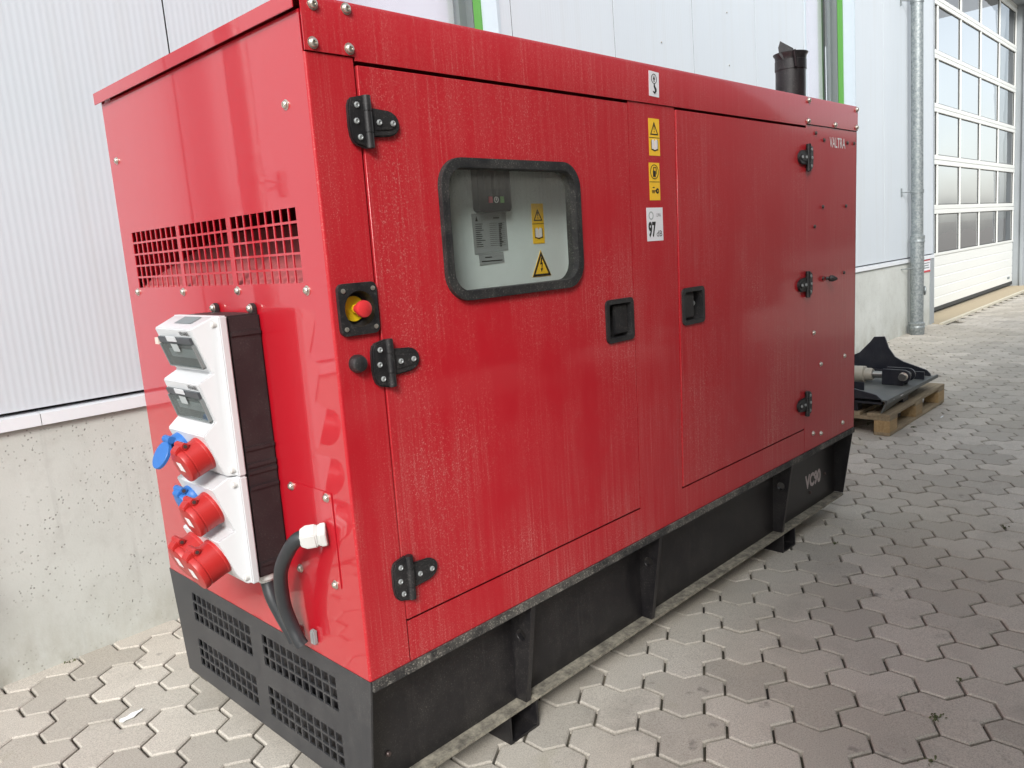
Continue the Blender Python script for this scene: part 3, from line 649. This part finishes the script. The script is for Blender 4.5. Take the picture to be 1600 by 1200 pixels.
# exhaust
ex = MB().lathe([(.063, -.05), (.063, .165), (.066, .166), (.066, .205), (.064, .206), (.066, .222), (.073, .232), (.073, .235), (.064, .233), (.058, .222), (.058, .05), (.0, .05)], (2.565, .2, 1.88), (0, 0, 1), 32, False).build('exhaust_pipe', 'black_steel', gen)
fl = [(-.060, 2.160), (-.004, 2.128), (-.002, 2.098), (-.048, 2.083), (-.064, 2.105), (-.068, 2.135)]; vr, vf = Vector((.70, -.71, 0)), Vector((.71, .70, 0))
vs = [tuple(Vector((2.565, .2, 0))+vr*a+vf*(q-.045)+Vector((0, 0, z))) for q in (0, .004) for a, z in fl]; n = len(fl)
MB().add(vs, [list(range(n)), list(range(n, 2*n))]+[(i, (i+1) % n, n+(i+1) % n, n+i) for i in range(n)]).build('rain_flap', 'grey_black_steel', ex, smooth=0)
MB().tube([(2.512, .150, 2.050), (2.494, .150, 2.115)], .006, 8).build('flap_arm', 'black_steel', ex)

# socket box on the end
BY0, BY1 = .300, .535
sb = MB().box(-.084, -.001, BY0, BY1, .628, 1.258).build('socket_box', 'socket_back', gen, bevel=.005)
for z in (.945, .905, .888, .850, .660, 1.215): MB().box(-.080, -.004, BY0-.004, BY0+.002, z-.006, z+.006).build('box_rib', 'socket_back', sb, bevel=.002)
for y in (.322, .512):
    MB().prism([(y-.012, 1.250), (y+.012, 1.250), (y+.012, 1.272), (y+.006, 1.280), (y-.006, 1.280), (y-.012, 1.272)], 0, -.012, -.001).build('mounting_lug', 'socket_back', sb, bevel=.002)
    put('bolt', bB, sb, (-.012, y, 1.268), (0, 0, R(-90)))
prof1 = [(-.086, 1.260), (-.110, 1.258), (-.161, 1.236), (-.1305, 1.144), (-.121, 1.131), (-.158, 1.112), (-.131, 1.020), (-.163, .993), (-.128, .900), (-.120, .8885), (-.086, .887)]
prof2 = [(-.086, .8855), (-.120, .884), (-.160, .866), (-.120, .754), (-.163, .740), (-.128, .650), (-.110, .622), (-.086, .622)]
def cover(prof):
    # sides draw in toward the front
    vs = []
    for s_ in (0, 1):
        for x, z in prof:
            k = min(1, max(0, (-x-.092)/.03)); ins = .002+.021*k; vs.append((x, BY0-.003+ins if s_ == 0 else BY1+.003-ins, z))
    n = len(prof)
    return MB().add(vs, [list(range(n)), list(range(n, 2*n))[::-1]]+[(i, (i+1) % n, n+(i+1) % n, n+i) for i in range(n)])
for pf_ in (prof1, prof2): cover(pf_).build('socket_cover', 'white_plastic', sb, bevel=.0022)
for pf_ in (prof1, prof2):
    z0, z1 = min(p[1] for p in pf_), max(p[1] for p in pf_)
    MB().box(-.104, -.085, BY0-.006, BY1+.006, z0, z1).build('cover_flange', 'white_plastic', sb, bevel=.003)
    for z in (z0+.010, z1-.024): MB().lathe([(.008, 0), (.008, .010), (.006, .012)], (-.104, BY0+.012, z+.006), (-1, 0, 0), 12).build('cover_screw', 'white_gland', sb)
MB().add([(-.112, .36, 1.2585), (-.112, .45, 1.2585), (-.140, .45, 1.2465), (-.140, .36, 1.2465)], [(0, 1, 2, 3)]).build('rating_label', 'print_grey', sb)
YA, YB = BY0+.026, BY1-.026
def facet(top, bot):
    t_, b_ = Vector((top[0], 0, top[1])), Vector((bot[0], 0, bot[1])); d = (b_-t_); n_ = Vector((d.z, 0, -d.x)).normalized()
    if n_.x > 0: n_ = -n_
    return t_, d, n_
for top, bot in (((-.161, 1.236), (-.1305, 1.144)), ((-.158, 1.112), (-.131, 1.020))):
    t_, d, n_ = facet(top, bot)
    def q(a, y, h): p = t_+d*a+n_*h; return (p.x, y, p.z)
    def slab(a0, a1, y0, y1, h0, h1, nm, mat, bv=0): 
        vs = [q(a, y, h) for h in (h0, h1) for y in (y0, y1) for a in (a0, a1)]
        return MB().add(vs, [(0, 2, 3, 1), (4, 5, 7, 6), (0, 1, 5, 4), (2, 6, 7, 3), (0, 4, 6, 2), (1, 3, 7, 5)]).build(nm, mat, sb, bevel=bv)
    slab(.20, .97, YA+.006, YB-.006, .0004, .002, 'breaker_bay', 'smoke')
    slab(.52, .74, YA+.02, YB-.03, .002, .0035, 'breaker_row', 'breaker')
    slab(.20, .36, YA+.004, YB-.004, .002, .007, 'window_bar', 'smoke_dark', .001)
    slab(.38, .97, YA+.004, YB-.004, .007, .0085, 'breaker_window', 'pane_smoke')
    for y0, y1 in ((YA+.002, YA+.006), (YB-.006, YB-.002)): slab(.38, .98, y0, y1, .0004, .009, 'window_edge', 'smoke')
    slab(.965, .99, YA+.002, YB-.002, .0004, .009, 'window_edge', 'smoke')
    slab(.16, .30, .40, .45, .0075, .010, 'window_catch', 'white_plastic', .001)
    slab(.36, .56, .405, .440, .0088, .0094, 'window_tab', 'breaker')
    p = t_+d*.165+n_*.0005
    text('lettering', 'VENABEL', 'print_black', sb, (p.x, YA+.060, p.z), (0, -1, 0), tuple(-d.normalized()), .052, .010, .0006, .01)
MB().box(-.158, -.150, BY1-.024, BY1-.004, 1.196, 1.212).build('plug_stub', 'beige', sb)
def cee(y, top, bot, r, mat, ln=.048, a=.5):
    t_, d, n_ = facet(top, bot); c = t_+d*a; c = Vector((c.x, y, c.z)); upv = -d.normalized()
    b = MB().lathe([(r*1.03, -.004), (r*1.03, .006), (r*1.0, .008), (r*.985, ln-.014), (r*.95, ln-.0125), (r*.95, ln-.009)], c, n_, 32).build('socket', mat, sb, smooth=30)
    lid = MB().lathe([(r*.97, ln-.0105), (r*1.0, ln-.0095), (r*1.0, ln+.001), (r*.975, ln+.0035), (r*.90, ln+.0045), (.0, ln+.005)], c, n_, 32).build('socket_lid', mat, sb, smooth=30)
    # hinge block with spring pin on top
    def P3(u, w, yy): q = c+upv*u+n_*w; return (q.x, y+yy, q.z)
    vs = [P3(u, w_, yy) for yy in (-.015, .015) for u, w_ in ((r*.80, .012), (r*1.16, ln*.62), (r*1.20, ln*.85), (r*1.02, ln+.006), (r*.80, ln+.007), (r*.84, ln*.5))]
    MB().add(vs, [range(6), list(range(6, 12))[::-1]]+[(i, (i+1) % 6, 6+(i+1) % 6, 6+i) for i in range(6)]).build('lid_hinge', mat, sb, bevel=.002)
    MB().tube([P3(r*1.10, ln*.66, -.021), P3(r*1.10, ln*.66, .021)], .008, 12).build('hinge_pin', mat, sb)
    MB().tube([P3(r*1.10, ln*.66, -.0225), P3(r*1.10, ln*.66, -.021)], .0045, 10).build('pin_end', 'bolt_dark', sb)
    if mat == 'red_plastic':
        vs = [P3(u, ln+.0055, yy) for u, yy in ((r*.32, .014), (r*.32, -.012), (-r*.26, -.014), (-r*.26, .012))]
        MB().add(vs, [(0, 1, 2, 3)]).build('lid_label', 'print_white', sb)
F3, F4, F5 = ((-.163, .993), (-.128, .900)), ((-.160, .866), (-.120, .754)), ((-.163, .740), (-.128, .650))
cee(.370, *F3, .041, 'red_plastic', .056, .52); cee(.374, *F4, .042, 'red_plastic', .058, .50)
cee(.372, *F5, .046, 'red_plastic', .064, .55); cee(.466, *F5, .046, 'red_plastic', .056, .55)
cee(.468, *F4, .033, 'blue_plastic', .030, .42)
# blue socket with its lid swung open
t_, d, n_ = facet(*F3); c = t_+d*.42; c.y = .470; upv = -d.normalized()
MB().lathe([(.033, -.004), (.033, .012), (.030, .022), (.026, .022), (.025, .006), (0, .006)], c, n_, 28).build('socket', 'blue_plastic', sb, smooth=30)
MB().lathe([(.025, .0065), (.0, .0065)], c, n_, 28).build('socket_well', 'dark_blue', sb)
hp = c+upv*.030+n_*.026; dn = (-upv*.62+n_*.78).normalized(); ln_ = dn.cross(Vector((0, 1, 0))).normalized()
lc = hp+dn*.040
MB().lathe([(.033, -.004), (.034, -.003), (.034, .004), (.031, .006)], lc, ln_, 28).build('socket_lid', 'blue_plastic', sb, smooth=30)
MB().tube([hp-Vector((0, .018, 0)), hp+Vector((0, .018, 0))], .009, 12).build('lid_hinge', 'blue_plastic', sb)
# glands and cable
MB().box(-.0025, -.0005, .075, .256, .632, .858).build('cover_plate', 'red', gen, bevel=.0006)
for y, z in ((.244, .847), (.094, .845), (.246, .640), (.096, .638)): put('bolt', bB, gen, (-.0025, y, z), (0, 0, R(-90)))
gd = Vector((-.78, .62, -.06)).normalized()
gl = MB().lathe([(.030, 0), (.030, .014), (.026, .015), (.026, .022), (.030, .023), (.030, .045), (.024, .056), (.020, .060)], (-.003, .108, .757), gd, 6).build('cable_gland', 'white_gland', gen, bevel=.002)
gend = Vector((-.003, .108, .757))+gd*.056
def bez(p, n=10):
    out = []
    P_ = [Vector(q) for q in p]; P_ = [2*P_[0]-P_[1]]+P_+[2*P_[-1]-P_[-2]]
    for i in range(1, len(P_)-2):
        for k in range(n):
            t_ = k/n; a, b, c, d = P_[i-1:i+3]
            out.append(.5*((2*b)+(-a+c)*t_+(2*a-5*b+4*c-d)*t_**2+(-a+3*b-3*c+d)*t_**3))
    out.append(P_[-2]); return out
MB().tube(bez([gend-gd*.02, gend+gd*.008, (-.066, .176, .722), (-.066, .226, .655), (-.052, .256, .566), (-.040, .254, .507), (-.034, .240, .470), (-.030, .232, .455)]), .0165, 16).build('cable', 'cable', gen, smooth=60)
MB().lathe([(.026, -.002), (.026, .012), (.020, .016), (.018, .022)], (-.050, .335, .624), (0, 0, -1), 16).build('cable_gland', 'white_gland', gen)
MB().tube(bez([(-.050, .335, .615), (-.050, .330, .595), (-.050, .314, .560), (-.042, .296, .519), (-.034, .276, .480), (-.030, .268, .455)]), .0165, 16).build('cable', 'cable', gen, smooth=60)
for q_ in ((.205, .222, .455, .492), (.292, .306, .440, .470)): MB().box(-.014, -.001, *q_).build('cable_clamp', 'plate_alu', gen, bevel=.003)

# skid
sk = MB()
t_ = .047/.334
sy = lambda z: (ZB-z)*t_
# perforated end plate (tapered)
gr = [(.148, .505, .296, .386), (.148, .505, .146, .234), (.572, .940, .296, .386), (.572, .940, .146, .234)]
ycols = []
for a, b in ((.148, .505), (.572, .940)):
    p = (b-a+.006)/11; ycols += [(a+i*p, a+i*p+p-.006) for i in range(11)]
zrows = []
for a, b in ((.146, .234), (.296, .386)):
    p = (b-a+.006)/3; zrows += [(a+i*p, a+i*p+p-.006) for i in range(3)]
ac = sorted({0.0, W}|{q for c in ycols for q in c}); bc = sorted({.095, ZB-.001}|{q for c in zrows for q in c})
hc = {ac.index(c[0]) for c in ycols}; hr = {bc.index(c[0]) for c in zrows}
def taper(y, z, d):
    if y == 0.0: y = sy(z)-.002
    elif y == W: y = W-sy(z)+.002
    return (d, y, z)
MB().grid_plate(ac, bc, lambda i, j: i in hc and j in hr, taper, -.001, .004).build('skid_end_plate', 'grey_black_steel', gen, smooth=0)
MB().prism([(sy(ZB), ZB-.003), (W-sy(ZB), ZB-.003), (W-sy(.095), .095), (sy(.095), .095)], 0, L-.006, L-.001).build('skid_end_plate', 'black_steel', gen)
MB().box(.0045, L-.0065, -.006, .10, ZB-.026, ZB-.0025).box(.0045, L-.0065, W-.1, W+.006, ZB-.026, ZB-.0025).build('skid_top_flange', 'dirty_edge', gen)
MB().box(.0045, L-.0065, .088, .096, .093, ZB-.027).box(.0045, L-.0065, W-.096, W-.088, .093, ZB-.027).build('skid_web', 'black_steel', gen)
MB().box(.0045, L-.002, .046, .150, .082, .0925).box(.0045, L-.002, W-.15, W-.046, .082, .0925).build('skid_bottom_flange', 'dust_flange', gen, bevel=.001)
MB().box(.02, .03, .1, W-.1, .10, .40).build('skid_inner_plate', 'black_steel', gen)
for gx in (.542, 1.166, 2.143):
    ho = [(p[0], p[1]) for p in circ(.052, .30, .017, 16)]
    MB().plate([(.0885, .0935), (.0885, ZB-.028), (sy(ZB-.028), ZB-.028), (sy(.0935)+.001, .0935)], [ho], endf, gx-.006, gx+.012).build('skid_gusset', 'black_steel', gen, bevel=.0008, seg=1)
for fx0 in (.462, 2.142):
    f = MB().box(fx0, fx0+.118, .046, W-.046, 0.001, .008).box(fx0, fx0+.008, .046, W-.046, .008, .0815).box(fx0+.110, fx0+.118, .046, W-.046, .008, .0815)
    f.build('skid_foot', 'black_steel', gen)
    MB().box(fx0+.105, fx0+.150, .036, .058, .0925, .098).build('weld_tab', 'dust_flange', gen)
text('lettering', 'VC90', 'worn_print', gen, (2.452, .0875, .188), (1, 0, 0), (0, 0, 1), .168, .068, .0008, .05)
for x, z in ((2.665, .215), (2.505, .165), (.085, .165), (1.72, .36), (.86, .37)): put('bolt', bC, gen, (x, .088, z))

# ------------------------------------------------------------------ pallet and implement
PX, PY = 4.30, .345
pal = thing('wooden_pallet', 'weathered wooden pallet on the paving beyond the red generator', 'pallet', (PX, PY, 0), R(.8))
for y in (0, .3275, .655):
    wd = .1 if y != .3275 else .145
    MB().box(0, 1.2, y, y+wd, 0.002, .022).build('bottom_board', 'pallet_wood', pal, bevel=.002, seg=1)
    for x in (0.0, .5275, 1.055): MB().box(x, x+.145, y, y+wd, .022, .100).build('block', 'pallet_block', pal, bevel=.002, seg=1)
for x in (0, .5275, 1.055): MB().box(x, x+.145, 0, .8, .100, .122).build('stringer_board', 'pallet_wood', pal, bevel=.002, seg=1)
for y, wd in ((0, .145), (.189, .10), (.3275, .145), (.515, .10), (.655, .145)): MB().box(-.002, 1.2, y, y+wd, .122, .144).build('top_board', 'pallet_wood', pal, bevel=.002, seg=1)
im = thing('loader_implement', 'black steel loader attachment with hydraulic cylinder lying on the wooden pallet', 'implement', (4.27, .36, .144))
# local: x along the open edge, y away from it, z up
MB().box(.03, 1.03, .01, .95, .085, .093).build('base_plate', 'implement_dusty', im)
def lip_sec(x, zb_): return [(x, -.004, .100), (x, -.006, .078), (x, .026, zb_), (x, .036, zb_), (x, .008, .080), (x, .010, .100)]
lv = lip_sec(0, .012)+lip_sec(.45, .040)+lip_sec(1.05, .072)
MB().add(lv, [range(6)]+[(k*6+i, k*6+(i+1) % 6, (k+1)*6+(i+1) % 6, (k+1)*6+i) for k in range(2) for i in range(6)]+[list(range(12, 18))[::-1]]).build('front_lip', 'implement_dusty', im, bevel=.0015)
MB().box(.12, .135, -.0055, -.004, .080, .086).box(.25, .30, -.0055, -.004, .084, .088).build('lip_scuff', 'print_white', im)
bpts = [(.03, .080), (.035, .108), (.06, .135), (.11, .152), (.225, .190), (.285, .224), (.33, .290), (.352, .352), (.362, .375), (.438, .370), (.462, .335), (.545, .245), (.62, .21), (.9, .16), (.95, .14), (.95, .080)]
MB().prism(bpts, 0, 1.00, 1.016).build('back_plate', 'implement_black', im, bevel=.002)
npts = [(.035, .075), (.04, .095), (.075, .125), (.22, .155), (.5, .175), (.7, .18), (.9, .15), (.95, .075)]
MB().prism(npts, 0, .03, .046).build('side_plate', 'implement_black', im, bevel=.002)
MB().box(.03, .075, .04, .95, .062, .084).box(.98, 1.02, .04, .95, .05, .084).box(.06, .14, .2, .26, .001, .085).box(.06, .14, .6, .66, .001, .085).box(.80, .88, .2, .26, .001, .085).box(.80, .88, .6, .66, .001, .085).box(.44, .54, .04, .09, .001, .085).build('under_frame', 'implement_black', im)
for x in (.55, .645):
    q = [(.04+.045*math.cos(R(k))+.02, .165+.045*math.sin(R(k))) for k in range(-90, -271, -20)]
    MB().prism([(.22, .094), (.22, .205)]+[(.075-.045*math.sin(R(k)), .160+.045*math.cos(R(k))) for k in range(0, 181, 20)]+[(.08, .094)], 0, x, x+.018).build('cylinder_lug', 'implement_black', im, bevel=.002)
MB().lathe([(.024, -.03), (.024, .14), (.018, .145)], (.54, .075, .160), (1, 0, 0), 18).build('lug_pin', 'chrome', im)
MB().lathe([(.030, 0), (.030, .006), (.024, .008)], (.548, .075, .160), (-1, 0, 0), 18).build('pin_ring', 'bolt_steel', im)
MB().tube([(.606, .06, .160), (.606, .36, .152)], .025, 16).build('cylinder_rod', 'chrome', im)
MB().lathe([(.040, 0), (.046, .012), (.046, .05), (.060, .055), (.060, .40), (.05, .41)], (.606, .30, .152), (0, 1, -.03), 20).build('cylinder_barrel', 'cylinder_beige', im)
MB().tube(bez([(.56, .45, .20), (.50, .50, .24), (.46, .56, .18), (.45, .6, .11)]), .010, 10).build('hose', 'cable', im)
for q_ in ((.30, .306, .25, .95), (.84, .852, .03, .95)): MB().box(*q_, .094, .15).build('stiffener', 'implement_black', im)

# ------------------------------------------------------------------ small things on the ground
def scrap(name, label, cat, loc, pts, mat, h):
    o = MB().prism(pts, 2, 0, .001).add([], []).build(name, mat); o.location = loc; tag(o, label, cat)
    for q in o.data.vertices: q.co.z += h*math.sin(q.co.x*40)*math.cos(q.co.y*50)**2
    return o
scrap('paper_scrap', 'torn white scrap of paper on the paving by the generator end', 'litter', (-.185, 1.075, .004), [(-.036, .004), (-.030, .017), (-.012, .013), (.006, .021), (.028, .015), (.040, .019), (.034, .006), (.016, -.001), (.004, -.010), (-.018, -.006), (-.030, -.010)], 'paper', .002)
scrap('cigarette_end', 'small white cigarette end lying beside the wooden pallet', 'litter', (5.0, .235, .002), [(-.03, -.006), (.03, -.004), (.03, .006), (-.03, .005)], 'paper', .001)
wv, wf = [], []
for (x, y, n) in ((1.30, -.80, 18), (2.37, -.09, 12), (1.09, -.842, 9), (2.96, -.60, 10), (1.54, -.795, 6), (3.4, -.72, 12), (4.62, .30, 22), (.25, 1.62, 10), (-.2, 1.63, 12), (3.9, -.55, 14)):
    for k in range(n):
        px, py = x+random.gauss(0, .011), y+random.gauss(0, .009); a = random.uniform(0, 6.28); l = random.uniform(.005, .013); hh = random.uniform(.001, .007)
        o = len(wv); c, s = math.cos(a), math.sin(a)
        wv += [(px-s*.002, py+c*.002, -.004), (px+s*.002, py-c*.002, -.004), (px+c*l*.6+s*.003, py+s*l*.6-c*.003, hh), (px+c*l, py+s*l, hh*.8), (px+c*l*.6-s*.003, py+s*l*.6+c*.003, hh)]
        wf.append((o, o+1, o+2, o+3, o+4))
me = bpy.data.meshes.new('weeds'); me.from_pydata(wv, [], wf); me.materials.append(M['weed'])
wd = put('weeds', me); wd['kind'] = 'stuff'; wd['label'] = 'tiny green weeds growing in the joints of the paving'; wd['category'] = 'weeds'

# ------------------------------------------------------------------ hall across the yard (seen only as a reflection in paint and glass)
op = thing('opposite_hall', 'long dark grey hall with loading doors across the yard', 'building', (-30, -24, 0))
MB().box(0, 104, -14, 0, -.2, 7.6).build('wall', 'opposite_wall', op)
MB().box(-.4, 104.4, -14.4, .5, 7.61, 8.1).build('roof', 'opposite_roof', op)
for k in range(11):
    dd = MB().box(5+k*9, 9+k*9, .001, .06, 0, 4.2).build('loading_door', 'opposite_door', op)
    MB().box(5.4+k*9, 8.6+k*9, .0605, .07, 1.4, 2.0).build('pane', 'smoke_dark', dd)
    MB().box(10.5+k*9, 12.6+k*9, .001, .05, 4.4, 5.6).build('window', 'smoke_dark', op)

# trailer-shaped light blocker, added outside the frame: its shade and reflection fall on the red side
tr = thing('trailer_shade_blocker', 'added unseen shade blocker shaped as a tall covered trailer opposite the red generator', 'trailer', (-1.5, -2.1, 0))
MB().box(0, 8.1, -2.45, 0, .80, 3.95).build('tarpaulin', 'tarp', tr, bevel=.05)
for k in range(11): MB().box(.3+k*.7, .36+k*.7, .0005, .012, .85, 3.9).build('strap', 'opposite_roof', tr)
MB().box(.05, 8.15, -2.35, -.1, .62, .795).build('chassis', 'black_steel', tr)
for x in (1.3, 2.35, 6.9):
    for y in (-.22, -2.2):
        wh = MB().lathe([(.30, -.13), (.38, -.13), (.40, -.09), (.40, .09), (.38, .13), (.30, .13)], (x, y, .40), (0, 1, 0), 28).build('wheel', 'rubber', tr)
        MB().lathe([(.29, -.10), (.29, .10), (.12, .12), (.10, .15)], (x, y, .40), (0, 1 if y > -1 else -1, 0), 24).build('rim', 'zinc', wh)
    MB().tube([(x, -2.2, .40), (x, -.22, .40)], .05, 12).build('axle', 'black_steel', tr)
MB().tube([(8.1, -1.2, .7), (9.4, -1.2, .6)], .06, 12).build('drawbar', 'black_steel', tr)
MB().box(9.25, 9.35, -1.25, -1.15, .001, .58).build('stand', 'black_steel', tr)
